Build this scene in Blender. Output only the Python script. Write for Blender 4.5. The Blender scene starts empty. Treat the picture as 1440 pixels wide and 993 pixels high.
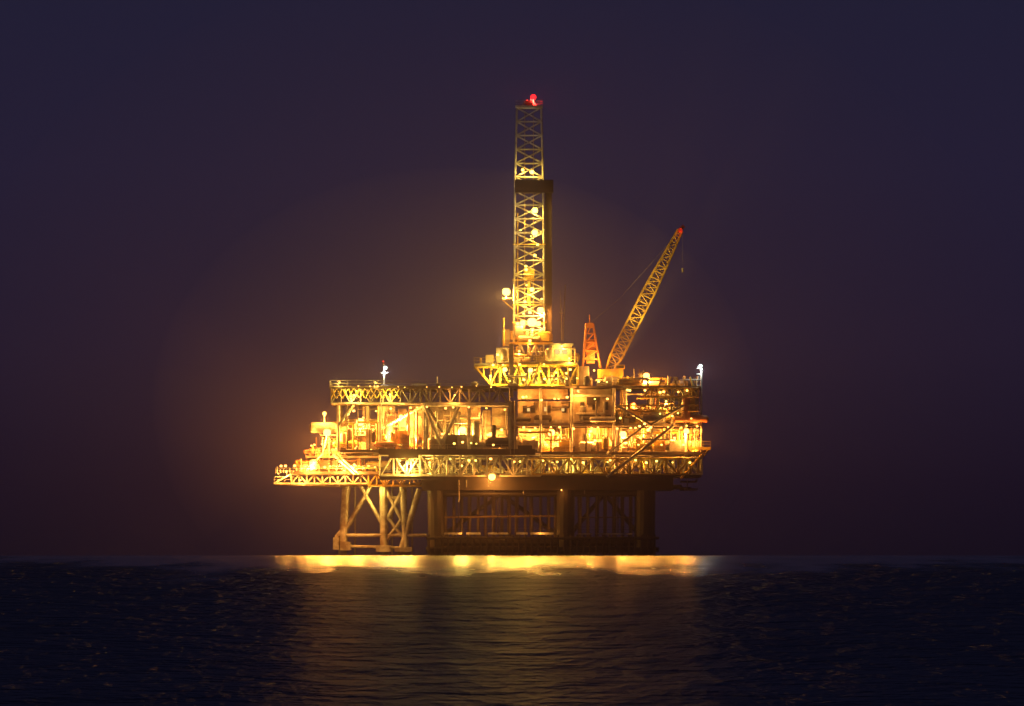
import bpy, math, random
from mathutils import Vector
R = random.Random(7)
S = 0.15                      # metres per image pixel; u, v are image pixel coordinates
def X(u): return (u-720.0)*S
def Z(v): return (781.0-v)*S
D = 2500.0                    # viewing distance
RE = 125000.0                 # sea curvature radius
LP = 0.92                     # lamp power factor

sc = bpy.context.scene
col = sc.collection
# ------------------------------------------------------------------ materials
def paint(name, c, rough=0.55, metal=0.0, dirt=0.6, rust=(0.14,0.06,0.025), scale=0.5):
    m = bpy.data.materials.new(name); m.use_nodes = True
    nt = m.node_tree; n = nt.nodes; l = nt.links
    b = n['Principled BSDF']
    tc = n.new('ShaderNodeTexCoord')
    n1 = n.new('ShaderNodeTexNoise'); n1.inputs['Scale'].default_value = scale; n1.inputs['Detail'].default_value = 6
    n1.inputs['Roughness'].default_value = 0.65
    l.new(tc.outputs['Object'], n1.inputs['Vector'])
    r = n.new('ShaderNodeValToRGB')
    r.color_ramp.elements[0].position = 0.42; r.color_ramp.elements[0].color = (0,0,0,1)
    r.color_ramp.elements[1].position = 0.62; r.color_ramp.elements[1].color = (1,1,1,1)
    l.new(n1.outputs['Fac'], r.inputs['Fac'])
    mu = n.new('ShaderNodeMath'); mu.operation = 'MULTIPLY'; mu.inputs[1].default_value = dirt
    l.new(r.outputs['Color'], mu.inputs[0])
    mx = n.new('ShaderNodeMix'); mx.data_type = 'RGBA'
    mx.inputs[6].default_value = (*c,1); mx.inputs[7].default_value = (*rust,1)
    l.new(mu.outputs[0], mx.inputs[0]); l.new(mx.outputs[2], b.inputs['Base Color'])
    b.inputs['Roughness'].default_value = rough; b.inputs['Metallic'].default_value = metal
    return m
WHITE = paint('white_steel_paint', (0.60,0.57,0.50))
CREAM = paint('cream_cladding', (0.55,0.45,0.33), scale=0.3, dirt=0.8)
GREY  = paint('grey_steel_paint', (0.30,0.29,0.27))
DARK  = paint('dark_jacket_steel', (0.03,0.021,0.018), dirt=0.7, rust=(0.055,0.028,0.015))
YEL   = paint('yellow_steel_paint', (0.60,0.40,0.06))
ORG   = paint('orange_steel_paint', (0.62,0.22,0.07))
DECK  = paint('deck_plate', (0.16,0.14,0.12), rough=0.7)
RED   = paint('red_paint', (0.4,0.05,0.03))
GLASS = paint('window_glass', (0.03,0.03,0.035), rough=0.1, dirt=0.1)
def emis(name, c, s):
    m = bpy.data.materials.new(name); m.use_nodes = True
    nt = m.node_tree; nt.nodes.clear()
    o = nt.nodes.new('ShaderNodeOutputMaterial'); e = nt.nodes.new('ShaderNodeEmission')
    e.inputs[0].default_value = (*c,1); e.inputs[1].default_value = s
    nt.links.new(e.outputs[0], o.inputs[0]); return m
BULB_S = emis('sodium_lamp_glass', (1,0.40,0.07), 9)
BULB_W = emis('mercury_lamp_glass', (0.85,1.0,0.95), 3)
BULB_R = emis('red_beacon_glass', (1,0.012,0.015), 4)
BULB_Y = emis('metal_halide_lamp_glass', (1,0.62,0.09), 8)
WINLIT = emis('lit_window_pane', (1,0.6,0.2), 1.2)

# ------------------------------------------------------------------ mesh parts
def empty(name, loc=(0,0,0)):
    e = bpy.data.objects.new(name, None); e.location = loc; col.objects.link(e); return e
class Part:
    def __init__(s): s.v=[]; s.f=[]
    def box(s,x0,x1,y0,y1,z0,z1):
        if x0>x1: x0,x1=x1,x0
        if z0>z1: z0,z1=z1,z0
        b=len(s.v)
        s.v += [(x0,y0,z0),(x1,y0,z0),(x1,y1,z0),(x0,y1,z0),(x0,y0,z1),(x1,y0,z1),(x1,y1,z1),(x0,y1,z1)]
        s.f += [tuple(b+i for i in q) for q in ((0,3,2,1),(4,5,6,7),(0,1,5,4),(1,2,6,5),(2,3,7,6),(3,0,4,7))]
    def bx(s,u0,u1,v0,v1,y0,y1): s.box(X(u0),X(u1),y0,y1,Z(v1),Z(v0))
    def tube(s,p,q,r,n=6,r2=None):
        p=Vector(p); q=Vector(q); d=q-p
        if d.length<1e-6: return
        d.normalize(); a = Vector((0,0,1)) if abs(d.z)<0.9 else Vector((1,0,0))
        e1=d.cross(a).normalized(); e2=d.cross(e1)
        if r2 is None: r2=r
        b=len(s.v)
        for c,rr in ((p,r),(q,r2)):
            for i in range(n):
                t=2*math.pi*i/n+math.pi/n
                s.v.append(tuple(c+e1*(rr*math.cos(t))+e2*(rr*math.sin(t))))
        for i in range(n):
            j=(i+1)%n; s.f.append((b+i,b+j,b+n+j,b+n+i))
        s.f.append(tuple(b+i for i in range(n))[::-1]); s.f.append(tuple(b+n+i for i in range(n)))
    def t(s,u0,v0,u1,v1,y,r,y2=None,n=6,r2=None):
        s.tube((X(u0),y,Z(v0)),(X(u1),y if y2 is None else y2,Z(v1)),r,n,r2)
    def truss(s,u0,u1,v0,v1,y,n,rc=0.28,rd=0.18,vert=True):
        s.t(u0,v0,u1,v0,y,rc); s.t(u0,v1,u1,v1,y,rc)
        du=(u1-u0)/n
        for i in range(n):
            a=u0+i*du
            if vert: s.t(a,v0,a,v1,y,rd)
            if i%2: s.t(a,v0,a+du,v1,y,rd)
            else: s.t(a,v1,a+du,v0,y,rd)
        s.t(u1,v0,u1,v1,y,rd)
    def strussY(s,u,v0,v1,y0,y1,n,rd=0.18):
        dy=(y1-y0)/n
        for i in range(n):
            a=y0+i*dy
            s.tube((X(u),a,Z(v0 if i%2 else v1)),(X(u),a+dy,Z(v1 if i%2 else v0)),rd)
            s.tube((X(u),a,Z(v0)),(X(u),a,Z(v1)),rd)
    def rail(s,u0,u1,v,y,h=1.15,y2=None):
        x0,x1=X(u0),X(u1); yy=y if y2 is None else y2; z=Z(v)
        L=math.hypot(x1-x0,yy-y); n=max(1,int(L/1.8))
        for k in (0.5,1.0): s.tube((x0,y,z+h*k),(x1,yy,z+h*k),0.045,4)
        for i in range(n+1):
            f=i/n; xx=x0+(x1-x0)*f; yq=y+(yy-y)*f
            s.tube((xx,yq,z),(xx,yq,z+h),0.045,4)
    def build(s,name,mat,parent,smooth=False):
        me=bpy.data.meshes.new(name); me.from_pydata(s.v,[],s.f); me.materials.append(mat); me.update()
        if smooth:
            for p in me.polygons: p.use_smooth=True
        o=bpy.data.objects.new(name,me); col.objects.link(o); o.parent=parent; return o

rig = empty('offshore_oil_platform')
W=Part(); C=Part(); G=Part(); K=Part(); Y=Part(); O=Part(); P=Part(); GL=Part(); WL=Part(); RD=Part()
F=-22.0; B=22.0     # front and back faces of the main deck

# ------------------------------------------------------------------ dark main jacket
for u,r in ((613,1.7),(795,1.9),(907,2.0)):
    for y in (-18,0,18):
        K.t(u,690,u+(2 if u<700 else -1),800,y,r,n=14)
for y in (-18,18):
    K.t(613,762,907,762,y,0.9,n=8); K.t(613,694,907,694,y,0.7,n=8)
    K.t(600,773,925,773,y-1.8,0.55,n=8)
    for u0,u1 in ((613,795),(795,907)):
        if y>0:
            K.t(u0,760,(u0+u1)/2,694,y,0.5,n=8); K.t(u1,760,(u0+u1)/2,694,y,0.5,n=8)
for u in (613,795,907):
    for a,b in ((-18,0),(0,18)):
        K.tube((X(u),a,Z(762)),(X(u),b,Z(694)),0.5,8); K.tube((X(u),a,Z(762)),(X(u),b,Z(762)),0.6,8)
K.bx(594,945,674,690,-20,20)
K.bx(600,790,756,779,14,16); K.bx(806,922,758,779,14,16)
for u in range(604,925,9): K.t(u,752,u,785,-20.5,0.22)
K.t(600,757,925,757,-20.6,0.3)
CN=Part()
for i,u in enumerate(range(628,785,11)):
    for y in (-12,-4,4): CN.t(u+R.uniform(-2,2),686,u+R.uniform(-2,2),800,y+R.uniform(-1,1),0.28,n=8)
for i,u in enumerate(range(815,895,12)):
    for y in (-12,-2,8): CN.t(u+R.uniform(-2,2),686,u+R.uniform(-2,2),800,y+R.uniform(-1,1),0.26,n=8)
CN.build('well_conductors', paint('conductor_steel',(0.13,0.09,0.055)), rig)
DY0=Part(); DY0.t(622,728,782,726,-16,0.2); DY0.t(812,728,892,728,-16,0.14)
WK=Part()
WK.bx(624,650,749,752,-16.6,-15); WK.bx(656,676,749,752,-16.6,-15); WK.bx(686,715,749,752,-16.6,-15); WK.bx(726,742,749,752,-16.6,-15); WK.bx(746,778,749,752,-16.6,-15)
WK.bx(812,832,750,752,-16.6,-15); WK.bx(840,888,750,752,-16.6,-15)
K.rail(624,778,749,-16.6); K.rail(812,888,749,-16.6)
DY0.build('jacket_brace',paint('weathered_yellow',(0.22,0.15,0.05),dirt=0.8),rig); WK.build('jacket_walkway',WHITE,rig)
for u in (645,700,715,745,840,868): K.t(u,690,u,750,-17,0.12)
W.t(646,676,646,706,-20.5,0.14)

# ------------------------------------------------------------------ white wellhead jacket on the left
J=Part()
for y in (-15,5):
    J.t(488,682,482,782,y,0.8,n=10); J.t(540,676,541,782,y,0.8,n=10); J.t(590,688,562,782,y,0.55,n=10)
    J.t(566,678,572,782,y,0.58,n=10)
    J.t(484,750,524,680,y,0.42,n=8); J.t(508,684,541,742,y,0.42,n=8); J.t(570,684,541,738,y,0.42,n=8)
    J.t(541,684,572,744,y,0.4,n=8); J.t(541,764,572,722,y,0.34,n=8); J.t(572,762,541,722,y,0.34,n=8)
    J.t(478,753,600,753,y,0.36,n=8); J.t(541,700,572,700,y,0.3,n=8)
    J.bx(470,478,756,773,y-2,y+2); J.bx(480,494,762,774,y-2,y+2); J.bx(530,550,767,776,y-1.6,y+1.6); J.bx(556,580,770,776,y-1.6,y+1.6)
    J.t(474,756,486,742,y,0.5,n=8); J.t(478,768,578,771,y,0.3)
for u in (485,541,570):
    J.tube((X(u),-15,Z(753)),(X(u),5,Z(753)),0.35,8); J.tube((X(u),-15,Z(753)),(X(u),5,Z(690)),0.35,8)
J.build('wellhead_jacket', paint('pale_grey_paint',(0.55,0.5,0.46),dirt=0.8,scale=0.35), rig)
for u in (500,552,580): G.t(u,682,u,785,-8,0.2)

# ------------------------------------------------------------------ decks
P.bx(535,984,668,672,F,B)
P.bx(480,755,634,638,F-1.2,B)
P.bx(757,984,637,641,F,B)
P.bx(468,720,568,571,F,B)
P.bx(722,984,598,601,F+1,B)
P.bx(466,984,545,548,F,B)
K.bx(534,752,633,641,F-1.6,F-1.25)
K.bx(535,945,670,676,F-0.5,F-0.05)
K.bx(548,590,641,646,F-1.6,F-1.25); K.bx(728,748,628,641,F-2.2,F-1.65)
for y in (F,F+11,0,B):
    W.truss(560,985,645,668,y,22,0.2,0.15)
W.truss(536,760,641,670,F-0.6,12,0.24,0.2)
Y.truss(748,968,646,668,F-0.9,13,0.2,0.18)
for u in (560,640,720,800,880,960,985): W.strussY(u,645,668,F,B,6)
W.rail(535,985,668,F-0.6); W.rail(757,984,637,F-0.2); W.rail(480,755,634,F-1.1)
Y.t(985,640,955,674,F,0.3); Y.t(968,640,940,674,F+3,0.3); G.t(945,600,852,672,F-1.0,0.34); G.t(852,640,905,600,F-1,0.2)
G.truss(468,716,548,569,F-0.3,18,0.2,0.14); G.truss(468,716,548,569,B,18)
for u in (468,540,600,660,716): G.strussY(u,548,569,F,B,6)
G.rail(466,690,545,F-0.2); G.rail(466,690,545,B); G.rail(860,984,545,F-0.2)
W.rail(466,466,545,F,y2=B)
for u in (478,536,598,660):
    for y in (F+0.5,0,B-0.5): W.t(u,571,u,636,y,0.4,n=8)
G.bx(715,726,566,640,F-1.3,F+0.4); G.t(718,566,718,640,F-1.5,0.18); G.t(723,566,723,640,F-1.5,0.12)
for y in (0,B-1): G.bx(715,726,571,634,y-0.7,y+0.7)
for u in (760,803,862,915,962):
    for y in (F+1,0,B-1): W.t(u,548,u,668,y,0.32,n=8)
G.t(598,573,622,628,F+0.1,0.42,n=8); G.t(646,573,622,628,F+0.1,0.36,n=8); K.t(600,571,636,632,F+2,0.4)
G.t(478,600,500,571,F,0.3); W.t(600,571,720,571,F-0.7,0.4); W.t(536,606,598,571,F+5,0.3)

# ------------------------------------------------------------------ cladding walls (corrugated)
def clad(u0,u1,v0,v1,y,part=C,pitch=5):
    part.bx(u0,u1,v0,v1,y,y+0.3)
    a=u0+1
    while a<u1-1:
        part.bx(a,a+1.2,v0+0.5,v1-0.5,y-0.22,y-0.004); a+=pitch
clad(538,556,572,633,-13); clad(560,572,576,633,-12.4); clad(575,596,572,620,-13); clad(602,640,572,620,-6,G)
clad(642,676,572,633,-12,pitch=8); clad(679,690,578,633,-11); clad(692,714,574,633,-12,pitch=7)
clad(482,534,590,633,-9); clad(728,800,566,597,-19,C); clad(728,760,603,636,-14,C); clad(762,800,603,636,-10)
C.bx(805,862,560,597,-20.5,-8); W.bx(802,865,557,560,-21,-7); clad(806,860,603,637,-16,C)
clad(868,912,572,597,-16,C); clad(866,900,603,637,-14,C); clad(904,982,603,637,-6,G); clad(915,960,574,597,-16)
C.bx(728,798,549,563,-19.4,-6); G.bx(806,858,549,557,-18,-8)
for v in (584,600,616): G.bx(538,598,v,v+1.4,-14.2,-13.5); G.bx(642,714,v+2,v+3,-13,-12.4)
for u in (735,746,768,790): GL.bx(u,u+6,572,582,-19.35,-19.23)
for u in (815,832,848): GL.bx(u,u+6,567,578,-20.62,-20.503)
for u in (741,765,789): WL.bx(u,u+4,574,580,-19.5,-19.36)
WL.bx(818,822,573,579,-20.7,-20.63)
for u in (610,700,560): K.bx(u,u+9,612,633,-13.4,-13.25)
for u in (820,835,846): K.bx(u,u+7,612,632,-16.4,-16.25)
K.bx(824,838,560,571,-20.9,-20.7); K.bx(850,858,585,597,-20.7,-20.55)

# ------------------------------------------------------------------ process equipment and pipework
def vessel(part,u,v,r,L,y,axis='x'):
    c=Vector((X(u),y,Z(v))); d=Vector((1,0,0)) if axis=='x' else Vector((0,0,1))
    part.tube(c-d*L/2,c+d*L/2,r,14)
    part.tube(c-d*(L/2+r*0.45),c-d*L/2,r*0.5,14,r); part.tube(c+d*L/2,c+d*(L/2+r*0.45),r,14,r*0.5)
def clutter(u0,u1,vfloor,vtop,y0,y1,n,parts):
    H=(vfloor-vtop)
    for i in range(n):
        p=R.choice(parts); u=R.uniform(u0,u1); y=R.uniform(y0,y1); k=R.random()
        if k<0.3:
            w=R.uniform(3,11); h=R.uniform(0.12,0.5)*H; p.bx(max(u0,u-w),min(u1,u+w),vfloor-h,vfloor-0.1,y,y+R.uniform(1,3))
        elif k<0.42:
            r=min(R.uniform(0.5,1.2),H*S*0.4); vessel(p,u,vfloor-(r+0.3)/S,r,R.uniform(2,5),y)
        elif k<0.52:
            r=R.uniform(0.4,0.9); h=min(H*S*0.75,R.uniform(2,6)); vessel(p,u,vfloor-h/2/S-2,r,h*0.8,y,'z')
        elif k<0.8:
            v=R.uniform(vtop+2,vfloor-3) if H>6 else vfloor-2; a=R.uniform(8,45); u2=min(u1,u+a); r=R.uniform(0.09,0.24)
            p.t(u,v,u2,v,y,r); p.t(u2,v,u2,R.choice((vfloor,vtop+1)),y,r)
        else:
            p.t(u,vtop,u,vfloor,y,R.uniform(0.08,0.22))
clutter(484,534,633,572,F,-10,34,[W,C,Y,G,K]); clutter(540,596,633,580,F,-14,30,[W,Y,G,K,O])
clutter(602,712,633,580,F,-13,56,[W,G,G,K,C,K]); clutter(540,712,633,574,-5,20,30,[W,C,G])
clutter(728,800,636,603,F,-15,36,[W,Y,C,W,G]); clutter(803,862,636,603,F,-17,26,[W,C,Y,K])
clutter(866,980,636,603,F,-15,60,[W,Y,C,O,G,W]); clutter(866,980,598,550,F,-17,62,[Y,W,G,O,K,Y])
clutter(866,980,598,550,-10,18,26,[Y,W,G]); clutter(728,860,597,550,-4,18,20,[W,G])
clutter(728,800,597,566,F-0.2,-19.6,9,[W,G,K]); clutter(805,862,597,566,F-0.3,-20.9,7,[W,G,K])
clutter(562,980,668,646,F+1,18,110,[W,Y,G,C,K,Y])
clutter(728,980,690,673,-15,12,26,[G,K])
for i in range(26):
    u=R.uniform(600,930); G.t(u,672,u,R.uniform(680,700),R.uniform(-20.5,-14),0.12)
clutter(700,860,546,528,-18,8,36,[W,G,Y,C]); clutter(862,980,546,530,-18,10,40,[Y,G,W,Y])
clutter(862,905,546,520,-14,10,12,[Y,G]); clutter(500,690,546,541,-18,16,14,[G,Y])
for u in (925,938,950,962,972): Y.t(u,545,u+R.uniform(-6,6),532,F+1,0.18)
W.bx(955,966,535,546,-12,-6); K.bx(966,974,534,556,-16,-12)
Y.truss(905,980,548,560,F-0.5,8,0.2,0.16); G.t(912,600,960,572,F-0.6,0.24); G.t(866,572,915,600,F-0.6,0.24)
Y.truss(866,980,572,580,F-0.4,9,0.15,0.12)
P.bx(465,700,546.2,549,F-1.6,F-0.35)
for u in range(470,700,16): G.t(u,549,u+4,556,F-1.4,0.1,y2=F-0.3)
for u in range(468,560,8): Y.t(u,549,u+7,562,F-1.0,0.12,y2=F-0.5); Y.t(u+7,549,u,562,F-1.0,0.12,y2=F-0.5)

# ------------------------------------------------------------------ left lower production wing
P.bx(415,538,664,668,-20,14); P.bx(432,536,642,645,-18,12); P.bx(452,536,612,614,-17,8)
K.bx(440,600,680,685,-19,12)
W.truss(412,520,668,681,-19.5,10,0.18,0.15); Y.truss(520,600,668,684,-19.5,7,0.22,0.18)
W.t(388,681,480,684,-19,0.22); W.t(388,681,415,666,-19,0.18); W.t(388,681,388,681.5,-19,0.25,y2=5); W.t(388,681,480,684,5,0.25)
P.bx(388,470,679,681,-18.8,5)
W.rail(390,436,667,-19); W.rail(388,416,679,-18.9); W.rail(415,536,664,-20); W.rail(432,500,642,-18); W.rail(452,536,612,-17)
clutter(418,536,664,646,-19,-4,60,[W,C,O,Y,O,C,K]); clutter(436,536,642,616,-17,-4,56,[C,W,O,Y,K]); clutter(456,536,612,590,-16,-2,22,[W,C,Y])
C.bx(428,476,648,663,-12,-4); C.bx(490,530,617,641,-11,-3); O.bx(455,484,620,630,-13,-8)
W.t(432,664,455,640,-18.5,0.2); W.t(455,642,462,612,-17.5,0.2); W.t(458,612,458,580,-16,0.12)
for i in range(8): W.t(392+i*4.5,666,392+i*4.5,R.uniform(655,662),-18,0.1)
W.t(470,640,500,668,-20.3,0.2); W.t(476,640,506,668,-20.3,0.2)
Y.t(430,664,418,650,-18,0.12); Y.t(450,642,440,628,-17,0.12)

# ------------------------------------------------------------------ right tip
W.t(984,514,984,640,-20,0.2,n=8,r2=0.3); Y.bx(966,997,630,634,-21.5,-14); Y.t(997,630,985,645,-21,0.2); Y.rail(966,997,630,-21.5)
for v in range(520,636,8): W.t(978,v,984,v,-20,0.07)
W.t(978,535,978,636,-20,0.08); Y.t(968,645,994,634,-20,0.25); Y.bx(968,975,548,600,-21,-19)
W.t(541,545,541,514,-15,0.2); W.t(537,526,546,526,-15,0.1); RD.t(540,514,540,509,-15,0.2); W.t(615,545,615,531,-14,0.15)
K.t(617,545,617,541,-14,0.5)

# ------------------------------------------------------------------ drilling substructure
sub=empty('drilling_substructure'); SY=Part(); SG=Part(); SC=Part(); SK=Part()
SK.bx(690,812,511,515,-11,11)
SY.truss(690,812,515,543,-11,9,0.3,0.2); SY.truss(690,812,515,543,11,9,0.3,0.24)
for u in (690,731,772,812): SY.strussY(u,515,543,-11,11,4)
SY.t(668,517,700,517,-11,0.3); SY.t(668,517,692,544,-11,0.28); SY.t(668,517,668,517.5,-11,0.3,y2=4); SG.bx(667,700,512,516,-11.2,4)
SY.t(680,517,680,530,-11,0.2); SY.rail(667,700,512,-11.2); SY.t(676,505,676,512,-9,0.2)
SC.bx(683,694,500,511,-8,-2); SG.bx(698,716,490,511,-8,2); SG.bx(706,717,464,487,-6,0); SY.t(708,488,708,448,-6.5,0.2)
SC.bx(776,804,487,509,-9,0); SG.bx(774,806,484,487,-9.4,0.4); SG.bx(810,828,516,543,-10,-2)
for u in (780,790): WL.bx(u,u+7,492,499,-9.12,-9.01)
SY.rail(690,812,511,-11); SG.truss(720,776,484,511,-6,5,0.25,0.2); SG.truss(720,776,484,511,4.5,5,0.25,0.2)
SY.bx(716,778,482,485,-6.5,5)
clutter(692,810,543,516,-10.5,8,80,[SY,SG,SG,SK]); clutter(700,808,511,488,-10.5,4,46,[SY,SG,SC,SK])
clutter(722,772,484,462,-5.5,4,16,[SY,SG,SK])
SG.bx(716,722,485,560,-13,-12.3); SY.t(726,511,745,560,-13,0.2); SY.t(760,511,735,560,-13,0.2)
SG.t(790,480,788,408,-2,0.14,r2=0.07); SG.t(795,400,792,480,3,0.1); SG.t(786,440,792,440,-2,0.1)
SY.build('yellow_framing',YEL,sub); SG.build('grey_framing',GREY,sub); SC.build('drill_modules',CREAM,sub); SK.build('drill_floor',DECK,sub)

# ------------------------------------------------------------------ derrick
der=empty('drilling_derrick'); DW=Part(); DK=Part(); DY=Part()
zb,zt=Z(484),Z(152); cx=X(744.0); cyy=-1.0
def half(z):
    f=(z-zb)/(zt-zb)
    return (21.5-2.5*f)*S if f<0.7 else (21.5-2.5*0.7-(f-0.7)*9)*S
levels=[]
n=17
for i in range(n+1): levels.append(zb+(zt-zb)*i/n)
def corner(z,k):
    h=half(z); sx,sy=((-1,-1),(1,-1),(1,1),(-1,1))[k]
    return (cx+sx*h,cyy+sy*h,z)
for i in range(n):
    z0,z1=levels[i],levels[i+1]
    for k in range(4):
        m=(k+1)%4
        DW.tube(corner(z0,k),corner(z1,k),0.22,6)
        DW.tube(corner(z0,k),corner(z0,m),0.1,6)
        DW.tube(corner(z0,k),corner(z1,m),0.09,6); DW.tube(corner(z0,m),corner(z1,k),0.09,6)
for k in range(4): DW.tube(corner(zt,k),corner(zt,(k+1)%4),0.25)
h=half(zt)
DW.box(cx-h-0.35,cx+h+0.35,cyy-h-0.35,cyy+h+0.35,zt,zt+0.45)
for sx in (-1,1): DW.tube((cx+sx*1.6,cyy,zt+0.4),(cx+0.3*sx,cyy,zt+1.7),0.15)
DK.tube((cx-0.8,cyy,zt+0.9),(cx+0.8,cyy,zt+0.9),0.7,12)
DW.tube((cx+0.9,cyy,zt+0.4),(cx+0.9,cyy,Z(139)),0.1)
for sx in (-1,1):
    for k in (0.5,1.0): DW.tube((cx-h-0.3,cyy+sx*(h+0.3),zt+0.45+k),(cx+h+0.3,cyy+sx*(h+0.3),zt+0.45+k),0.05,4)
DK.box(X(766.5),X(776),-3.6,2.4,Z(484),Z(262))  # dark panel put in to show the derrick's shaded right side
for z in range(0,34,2): DK.tube((X(766),-3.7,Z(480)+z),(X(777),-3.7,Z(480)+z),0.1,4)
DK.box(X(724),X(778),-5.2,3.2,Z(272),Z(266)); DK.box(X(724),X(778),-5.4,-5.2,Z(266),Z(254)); DK.box(X(776.5),X(778),-5.2,3.2,Z(266),Z(254))
for dx in (-0.9,0.9): DY.tube((cx+dx,cyy,zb),(cx+dx,cyy,Z(160)),0.08,4)
DY.box(cx-1.1,cx+1.1,cyy-0.6,cyy+0.6,Z(395),Z(378)); DY.tube((cx,cyy,Z(395)),(cx,cyy,Z(430)),0.4,8)
DY.tube((cx-2.4,cyy-3,zb),(cx-2.4,cyy-2.6,Z(300)),0.14)
for v in (345,395,430,455): DY.box(cx-half(Z(v))-0.4,cx+half(Z(v))+0.4,cyy-3.6,cyy-2.6,Z(v),Z(v)+0.2)
DK.box(X(724),X(736),-5.0,-4.7,Z(474),Z(458)); DY.box(X(718),X(730),-4,-1,Z(478),Z(466)); DY.box(X(756),X(772),-5.5,-4.2,Z(480),Z(468))
DY.box(X(706),X(722),-3.6,-1.5,Z(421),Z(419)); DY.tube((X(712),-2.5,Z(420)),(X(712),-2.5,Z(414)),0.12)
DY.tube((X(706),-2.5,Z(421)),(X(722),-2.5,Z(436)),0.12)
DW.build('lattice_mast',paint('derrick_galvanised',(0.45,0.45,0.42)),der); DK.build('shaded_side_and_racking_board',DARK,der); DY.build('travelling_block_and_platforms',YEL,der)

# ------------------------------------------------------------------ pedestal crane
cr=empty('pedestal_crane'); A=Part(); Bm=Part(); Cb=Part(); Cc=Part()
yc=-6.0
A.t(856,545,856,530,yc,1.5,n=14); Cc.bx(840,876,520,533,yc-2.5,yc+2.5); Cc.bx(864,878,514,520,yc-2.4,yc-0.4)
GLc=Part(); GLc.bx(866,877,515,519,yc-2.5,yc-2.41); GLc.build('cab_window',GLASS,cr)
pb=Vector((X(853),yc,Z(528))); pt=Vector((X(956),yc,Z(325)))
d=(pt-pb); L=d.length; d.normalize(); s1=Vector((d.z,0,-d.x)); s2=Vector((0,1,0))
def bw(t):
    if t<0.12: return 0.4+0.85*t/0.12
    if t>0.6: return 1.25-0.75*(t-0.6)/0.4
    return 1.25
nb=24
def bp(t,k):
    a,b=((-1,-1),(1,-1),(1,1),(-1,1))[k]; return pb+d*(L*t)+s1*(a*bw(t))+s2*(b*bw(t)*0.9)
for i in range(nb):
    t0,t1=i/nb,(i+1)/nb
    for k in range(4):
        m=(k+1)%4
        Bm.tube(bp(t0,k),bp(t1,k),0.24,6); Bm.tube(bp(t0,k),bp(t0,m),0.12,5)
        Bm.tube(bp(t0,k) if i%2 else bp(t0,m), bp(t1,m) if i%2 else bp(t1,k),0.12,5)
Bh=Part(); Bh.tube(pt-d*0.6-s1*0.4,pt+d*1.2+s1*0.3,0.4,8); Bh.tube(pt-s2*0.8,pt+s2*0.8,0.5,12)
Bh.build('boom_head_sheaves',RED,cr)
g=Part()
for sy in (-1.4,1.4):
    for ub in (819,844):
        g.tube((X(ub),yc+sy*1.2,Z(518)),(X(829)+(0.7 if ub>830 else -0.7),yc+sy*0.6,Z(456)),0.24)
    for v in (470,482,494,506):
        f=(518-v)/62; g.tube((X(819+9*f),yc+sy*(1.2-0.6*f),Z(v)),(X(844-13*f),yc+sy*(1.2-0.6*f),Z(v)),0.16)
        g.tube((X(819+9*f),yc+sy*(1.2-0.6*f),Z(v)),(X(844-13*min(1,f+0.19)),yc+sy*(1.2-0.6*f),Z(v-12)),0.13)
g.box(X(825),X(834),yc-1.2,yc+1.2,Z(462),Z(455)); g.tube((X(829),yc,Z(456)),(X(829),yc,Z(444)),0.12)
g.box(X(824),X(836),yc-0.9,yc+0.9,Z(512),Z(478))
g.build('gantry_frame',ORG,cr)
for sy in (-0.6,0.6):
    Cb.tube((X(829),yc+sy,Z(456)),(X(872),yc+sy,Z(420)),0.035,4); Cb.tube((X(872),yc+sy,Z(420)),pt+s2*sy,0.025,4)
Cb.tube(pt+Vector((0.5,0,0)),(pt.x+0.5,yc,Z(375)),0.02,4); Cb.tube((pt.x+0.5,yc,Z(378)),(pt.x+0.5,yc,Z(384)),0.22,6)
A.build('pedestal',GREY,cr); Bm.build('lattice_boom',YEL,cr); Cb.build('hoist_cables',GREY,cr); Cc.build('slew_house_and_cab',YEL,cr)

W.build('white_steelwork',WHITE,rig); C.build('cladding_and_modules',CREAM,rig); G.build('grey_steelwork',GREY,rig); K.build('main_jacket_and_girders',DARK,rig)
Y.build('yellow_steelwork',YEL,rig); O.build('orange_equipment',ORG,rig); P.build('deck_plates',DECK,rig); GL.build('windows',GLASS,rig)
WL.build('lit_windows',WINLIT,rig); RD.build('mast_cap',RED,rig)

# ------------------------------------------------------------------ lamps
SOD=(1.0,0.36,0.05); HAL=(1.0,0.60,0.10); MER=(0.8,0.95,1.0); REDC=(1,0.03,0.02)
bulbs={'s':(Part(),BULB_S,SOD),'h':(Part(),BULB_Y,HAL),'w':(Part(),BULB_W,MER),'r':(Part(),BULB_R,REDC)}
def sphere(part,c,r,nu=10,nv=6):
    b=len(part.v)
    for j in range(1,nv):
        for i in range(nu):
            th=math.pi*j/nv; ph=2*math.pi*i/nu
            part.v.append((c[0]+r*math.sin(th)*math.cos(ph),c[1]+r*math.sin(th)*math.sin(ph),c[2]+r*math.cos(th)))
    for j in range(nv-2):
        for i in range(nu):
            k=(i+1)%nu; part.f.append((b+j*nu+i,b+(j+1)*nu+i,b+(j+1)*nu+k,b+j*nu+k))
    part.f.append(tuple(b+i for i in range(nu))); part.f.append(tuple(b+(nv-2)*nu+i for i in range(nu))[::-1])
def lamp(u,v,y,kind,power,r=0.4,par=rig,off=(0,-0.5,-0.7)):
    part,mat,c=bulbs[kind]
    if r>0: sphere(part,(X(u),y,Z(v)),r)
    if power>0:
        L=bpy.data.lights.new('lamp_light','POINT'); L.energy=power*LP; L.color=c; L.shadow_soft_size=0.25
        o=bpy.data.objects.new('lamp_light',L); o.location=(X(u)+off[0],y+off[1],Z(v)+off[2]); col.objects.link(o); o.parent=par
KW=1000
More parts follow.
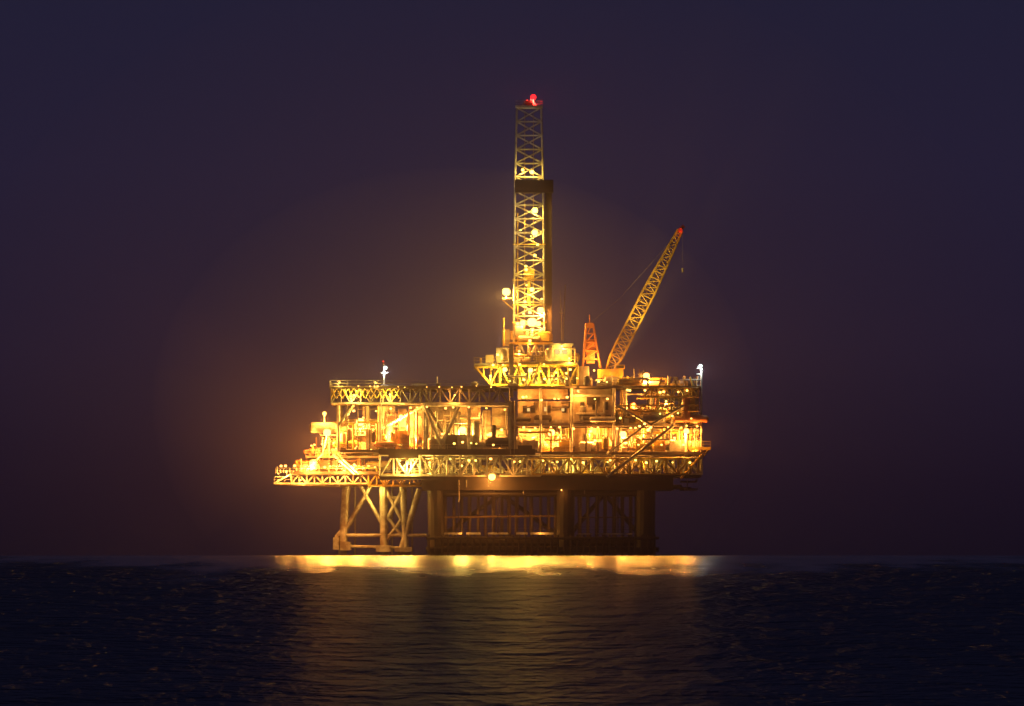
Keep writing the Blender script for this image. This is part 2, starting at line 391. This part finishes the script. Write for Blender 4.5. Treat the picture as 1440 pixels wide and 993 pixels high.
lamps=[
 (462,610,-19.5,'s',34*KW,0.8),(508,595,-18.5,'s',30*KW,0.85),(458,583,-16.5,'s',3*KW,0.4),(440,652,-20.5,'s',8*KW,0.35),(480,650,-21,'s',9*KW,0.35),
 (520,625,-18.5,'s',9*KW,0.4),(405,664,-19,'s',1.5*KW,0.2),(394,667,-19,'s',0.6*KW,0.15),(500,655,-20.8,'s',8*KW,0.3),(425,676,-20.5,'s',1.5*KW,0.2),
 (565,588,-18,'h',11*KW,0.5),(548,610,-18,'s',7*KW,0.35),(585,615,-18,'s',7*KW,0.35),(651,606,-18,'h',18*KW,0.75),(690,612,-18,'s',6*KW,0.4),
 (668,585,-16,'s',2*KW,0.0),(620,590,-12,'s',0.8*KW,0.0),
 (500,558,-23.3,'h',3.5*KW,0.25),(550,557,-23.3,'h',2*KW,0.2),(640,558,-23.3,'s',1*KW,0.15),(480,540,-23,'h',1.5*KW,0.15),(530,541,-23,'h',1.5*KW,0.15),
 (775,610,-20,'s',17*KW,0.75),(745,607,-17,'s',4*KW,0.25),(740,560,-21.8,'s',1.8*KW,0.2),(785,563,-21.8,'s',1.5*KW,0.15),(830,608,-19.5,'s',7*KW,0.3),(812,552,-22.5,'s',2.5*KW,0.2),
 (875,612,-19,'s',15*KW,0.7),(910,606,-18,'s',7*KW,0.35),(945,610,-18,'s',3*KW,0.25),(963,608,-22,'s',8*KW,0.6),(890,570,-19.5,'s',4*KW,0.25),
 (935,566,-19,'h',3*KW,0.2),(962,566,-20.5,'s',1.2*KW,0.15),(908,530,-12,'s',12*KW,0.7),(975,632,-19,'s',1.5*KW,0.2),
 (575,652,-23.5,'h',6*KW,0.35),(605,655,-20,'h',4*KW,0.2),(650,656,-20,'h',2*KW,0.2),(720,658,-20,'h',1.5*KW,0.2),(765,655,-20,'h',3*KW,0.25),(820,655,-20,'h',2.0*KW,0.2),
 (870,652,-20,'s',2*KW,0.2),(925,655,-20,'h',1.5*KW,0.2),(692,672,-23.8,'s',8*KW,0.75),(560,675,-18,'s',2.5*KW,0.2),(620,650,-5,'s',2*KW,0.0),(780,650,-5,'s',2*KW,0.0),(900,650,-5,'s',2*KW,0.0),
 (700,706,-8,'s',0.25*KW,0.0),(850,708,-8,'s',0.1*KW,0.0),(789,690,-20.6,'s',0.12*KW,0.12),(530,692,-16.8,'h',2.2*KW,0.0),
 (510,740,-22,'s',1.3*KW,0.0),(650,744,-17,'s',0.16*KW,0.0),(760,744,-17,'s',0.16*KW,0.0),
 (710,521,-11.8,'h',3*KW,0.5),(690,530,-11.8,'h',2*KW,0.25),(746,522,-11.8,'h',3*KW,0.5),(775,530,-11.8,'h',2.5*KW,0.25),(800,505,-11,'h',1.5*KW,0.2),(790,488,-10,'h',1.2*KW,0.25),
 (700,500,-10,'h',1.2*KW,0.25),(730,495,-9,'s',3*KW,0.2),(835,522,-10,'s',2.5*KW,0.2),(836,500,-8.5,'s',1.5*KW,0.0),
 (543,519,-15.2,'w',0.8*KW,0.42),(983,517,-20.4,'w',0.8*KW,0.4),(540,510,-15,'r',0,0.2),
]
for a in lamps: lamp(*a)
dl=[(712,411,-3.2,'h',22*KW,0.85),(735,455,-5.2,'s',7*KW,0.6),(728,456,-5.2,'s',2*KW,0.4),(760,437,-4.8,'s',9*KW,0.7),(748,454,-5.6,'h',14*KW,1.0),(757,456,-5.2,'s',3*KW,0.6),(745,440,-5.2,'h',1.8*KW,0.35),(738,425,-5,'h',1.2*KW,0.3),
 (745,480,-6,'s',2*KW,0.3),(748,408,-4.8,'h',1.8*KW,0.5),(740,380,-4.6,'h',0.8*KW,0.3),(752,360,-4.6,'h',0.8*KW,0.3),(752,328,-4.8,'h',2.2*KW,0.65),(752,297,-4.8,'h',2.2*KW,0.65),
 (748,243,-4.4,'h',1.8*KW,0.45),(735,240,-4.2,'h',0.7*KW,0.3),(745,285,-1,'h',0.2*KW,0.0),(738,310,-1,'h',0.2*KW,0),(745,425,-1,'s',0.9*KW,0),
 (750,137,-1,'r',3*KW,0.6)]
for a in dl: lamp(*a,par=der)
lamp(957,323,yc-0.7,'r',0.03*KW,0.12,par=cr)
def small(u0,u1,v,y,n,kinds,jit=2,r=(0.15,0.3)):
    for i in range(n):
        u=u0+(u1-u0)*(i+R.random())/n; k=R.choice(kinds)
        sphere(bulbs[k][0],(X(u),y+R.uniform(-0.6,0),Z(v+R.uniform(-jit,jit))),R.uniform(*r),6,4)
small(470,700,546,-23.8,12,'hs',1,(0.08,0.16)); small(540,715,576,-22.2,9,'hs'); small(728,980,603,-21.7,14,'ss'); small(866,980,552,-22.6,7,'hs')
small(728,860,563,-21.8,6,'hs',3); small(560,980,649,-23.0,20,'hhs',3); small(392,536,660,-20.4,14,'s',5); small(436,534,630,-18.5,12,'s',8); small(484,534,585,-18,4,'hs',8)
small(692,812,520,-11.8,10,'hs',8); small(870,980,590,-22.4,9,'sh',14); small(700,860,538,-18.3,9,'hs',5); small(870,978,620,-22.5,8,'s',9); small(604,712,618,-22.4,9,'sh',12)
small(725,763,420,-4.6,5,'h',22); small(728,762,350,-4.6,4,'h',30)
def spot(loc,tgt,p,c,ang,par):
    L=bpy.data.lights.new('floodlight','SPOT'); L.energy=p*LP; L.color=c; L.spot_size=math.radians(ang); L.spot_blend=0.8; L.shadow_soft_size=0.3
    o=bpy.data.objects.new('floodlight',L); o.location=loc; col.objects.link(o); o.parent=par
    o.rotation_euler=(Vector(tgt)-Vector(loc)).to_track_quat('-Z','Y').to_euler()
spot((X(856),-15,Z(533)),(X(924),yc,Z(388)),75*KW,(1,0.62,0.14),30,cr)
spot((X(700),-14,Z(505)),(cx,cyy,Z(185)),42*KW,(1,0.80,0.68),19,der)
for nme,(k) in (('sodium_lamps','s'),('halide_lamps','h'),('mast_lamps','w'),('aviation_beacons','r')):
    p,m,c=bulbs[k]; p.build(nme,m,rig,True)

# ------------------------------------------------------------------ sea
sv=[];sf=[];NA=240;NR=140
sv.append((0,0,0))
rads=[7000*((i+1)/NR)**1.8 for i in range(NR)]
for r in rads:
    for a in range(NA):
        t=2*math.pi*a/NA; sv.append((r*math.cos(t),r*math.sin(t),-r*r/(2*RE)))
for a in range(NA): sf.append((0,1+a,1+(a+1)%NA))
for i in range(NR-1):
    b=1+i*NA; c2=b+NA
    for a in range(NA):
        k=(a+1)%NA; sf.append((b+a,c2+a,c2+k,b+k))
me=bpy.data.meshes.new('sea'); me.from_pydata(sv,[],sf)
for p in me.polygons: p.use_smooth=True
sea=bpy.data.objects.new('sea',me); col.objects.link(sea)
m=bpy.data.materials.new('sea_water'); m.use_nodes=True; nt=m.node_tree; n=nt.nodes; l=nt.links
b=n['Principled BSDF']; b.inputs['Base Color'].default_value=(0.003,0.004,0.010,1); b.inputs['IOR'].default_value=1.33
geo=n.new('ShaderNodeNewGeometry')
def noise(scale,stretch,detail):
    mp=n.new('ShaderNodeMapping'); mp.inputs['Scale'].default_value=(scale,scale*stretch,scale); l.new(geo.outputs['Position'],mp.inputs['Vector'])
    t=n.new('ShaderNodeTexNoise'); t.inputs['Scale'].default_value=1; t.inputs['Detail'].default_value=detail; t.inputs['Roughness'].default_value=0.55
    l.new(mp.outputs[0],t.inputs['Vector']); return t
def math_(op,a,b_=None,clamp=False):
    x=n.new('ShaderNodeMath'); x.operation=op; x.use_clamp=clamp
    for i,q in enumerate((a,b_)):
        if q is None: continue
        if isinstance(q,(int,float)): x.inputs[i].default_value=q
        else: l.new(q,x.inputs[i])
    return x.outputs[0]
na=noise(0.42,0.35,3); nb2=noise(0.16,0.22,3); nc=noise(0.10,0.06,6)
# added calm slick that shapes the bright reflection band by the legs, wind-ruffled beyond
mp=n.new('ShaderNodeMapping'); mp.inputs['Scale'].default_value=(6.5,1,1); l.new(geo.outputs['Position'],mp.inputs['Vector'])
ln=n.new('ShaderNodeVectorMath'); ln.operation='LENGTH'; l.new(mp.outputs[0],ln.inputs[0])
rad=math_('ADD',ln.outputs['Value'],math_('MULTIPLY',math_('SUBTRACT',nc.outputs['Fac'],0.5),700))
mr=n.new('ShaderNodeMapRange'); mr.interpolation_type='SMOOTHSTEP'; mr.inputs['From Min'].default_value=640; mr.inputs['From Max'].default_value=900; l.new(rad,mr.inputs['Value'])
ruff=mr.outputs[0]
rg=math_('ADD',math_('MULTIPLY',ruff,0.15),math_('ADD',0.15,math_('MULTIPLY',nc.outputs['Fac'],0.09)))
l.new(rg,b.inputs['Roughness'])
bu=n.new('ShaderNodeBump'); bu.inputs['Strength'].default_value=1; l.new(math_('ADD',0.2,math_('MULTIPLY',ruff,1.7)),bu.inputs['Distance']); l.new(na.outputs['Fac'],bu.inputs['Height'])
bu2=n.new('ShaderNodeBump'); bu2.inputs['Strength'].default_value=1; l.new(math_('ADD',0.4,math_('MULTIPLY',ruff,5.2)),bu2.inputs['Distance']); l.new(nb2.outputs['Fac'],bu2.inputs['Height'])
l.new(bu2.outputs[0],bu.inputs['Normal']); l.new(bu.outputs[0],b.inputs['Normal'])
me.materials.append(m)

# ------------------------------------------------------------------ haze (real scattering volume around the rig)
def haze(name,c,rad,dens):
    nu,nv=64,32
    p=Part()
    for j in range(1,nv):
        for i in range(nu):
            th=math.pi*j/nv; ph=2*math.pi*i/nu
            p.v.append((c[0]+rad[0]*math.sin(th)*math.cos(ph),c[1]+rad[1]*math.sin(th)*math.sin(ph),c[2]+rad[2]*math.cos(th)))
    for j in range(nv-2):
        for i in range(nu):
            k=(i+1)%nu; p.f.append((j*nu+i,(j+1)*nu+i,(j+1)*nu+k,j*nu+k))
    p.f.append(tuple(range(nu))); p.f.append(tuple((nv-2)*nu+i for i in range(nu))[::-1])
    m=bpy.data.materials.new(name); m.use_nodes=True; nt=m.node_tree; nt.nodes.clear()
    o=nt.nodes.new('ShaderNodeOutputMaterial'); s=nt.nodes.new('ShaderNodeVolumeScatter'); s.inputs['Density'].default_value=dens
    s.inputs['Color'].default_value=(0.95,0.74,1.0,1); s.inputs['Anisotropy'].default_value=0.0
    nt.links.new(s.outputs[0],o.inputs['Volume'])
    return p.build(name,m,None,True)
haze('sea_haze',(0,0,20),(380,380,300),0.00026)
haze('sea_haze',(-5,0,31),(118,100,95),0.00040)
haze('sea_haze',(-12,0,32),(64,48,50),0.0013)

# ------------------------------------------------------------------ sky
w=bpy.data.worlds.new('World'); sc.world=w; w.use_nodes=True; nt=w.node_tree; n=nt.nodes; l=nt.links; n.clear()
out=n.new('ShaderNodeOutputWorld'); bg=n.new('ShaderNodeBackground'); tc=n.new('ShaderNodeTexCoord'); sx=n.new('ShaderNodeSeparateXYZ')
l.new(tc.outputs['Generated'],sx.inputs[0])
mr=n.new('ShaderNodeMapRange'); mr.inputs['From Min'].default_value=0; mr.inputs['From Max'].default_value=0.3; l.new(sx.outputs['Z'],mr.inputs['Value'])
rp=n.new('ShaderNodeValToRGB'); e=rp.color_ramp.elements
e[0].position=0; e[0].color=(0.0062,0.0038,0.0110,1); e[1].position=1; e[1].color=(0.0070,0.0080,0.0240,1)
for pos,c in ((0.02,(0.0085,0.0050,0.0155)),(0.06,(0.0150,0.0100,0.0290)),(0.11,(0.0165,0.0130,0.0380)),(0.18,(0.0130,0.0135,0.0390)),(0.4,(0.009,0.0102,0.031))):
    x=e.new(pos); x.color=(*c,1)
l.new(mr.outputs[0],rp.inputs[0]); l.new(rp.outputs[0],bg.inputs[0])
sky=n.new('ShaderNodeTexSky'); sky.sky_type='NISHITA'; sky.sun_disc=False; sky.sun_elevation=math.radians(-6); sky.sun_rotation=math.radians(150)
b2=n.new('ShaderNodeBackground'); b2.inputs[1].default_value=0.05; l.new(sky.outputs[0],b2.inputs[0])
ad=n.new('ShaderNodeAddShader'); l.new(bg.outputs[0],ad.inputs[0]); l.new(b2.outputs[0],ad.inputs[1]); l.new(ad.outputs[0],out.inputs[0])

# ------------------------------------------------------------------ camera
cam=bpy.data.cameras.new('camera'); co=bpy.data.objects.new('camera',cam); col.objects.link(co)
co.location=(0,-D,0.15); cam.sensor_width=36; cam.lens=36*D/(1440*S); cam.clip_start=1; cam.clip_end=20000
co.rotation_euler=(math.radians(90),0,0); cam.shift_y=(780-496.5)/1440
sc.camera=co
sc.view_settings.view_transform='Standard'; sc.view_settings.look='None'; sc.view_settings.exposure=0
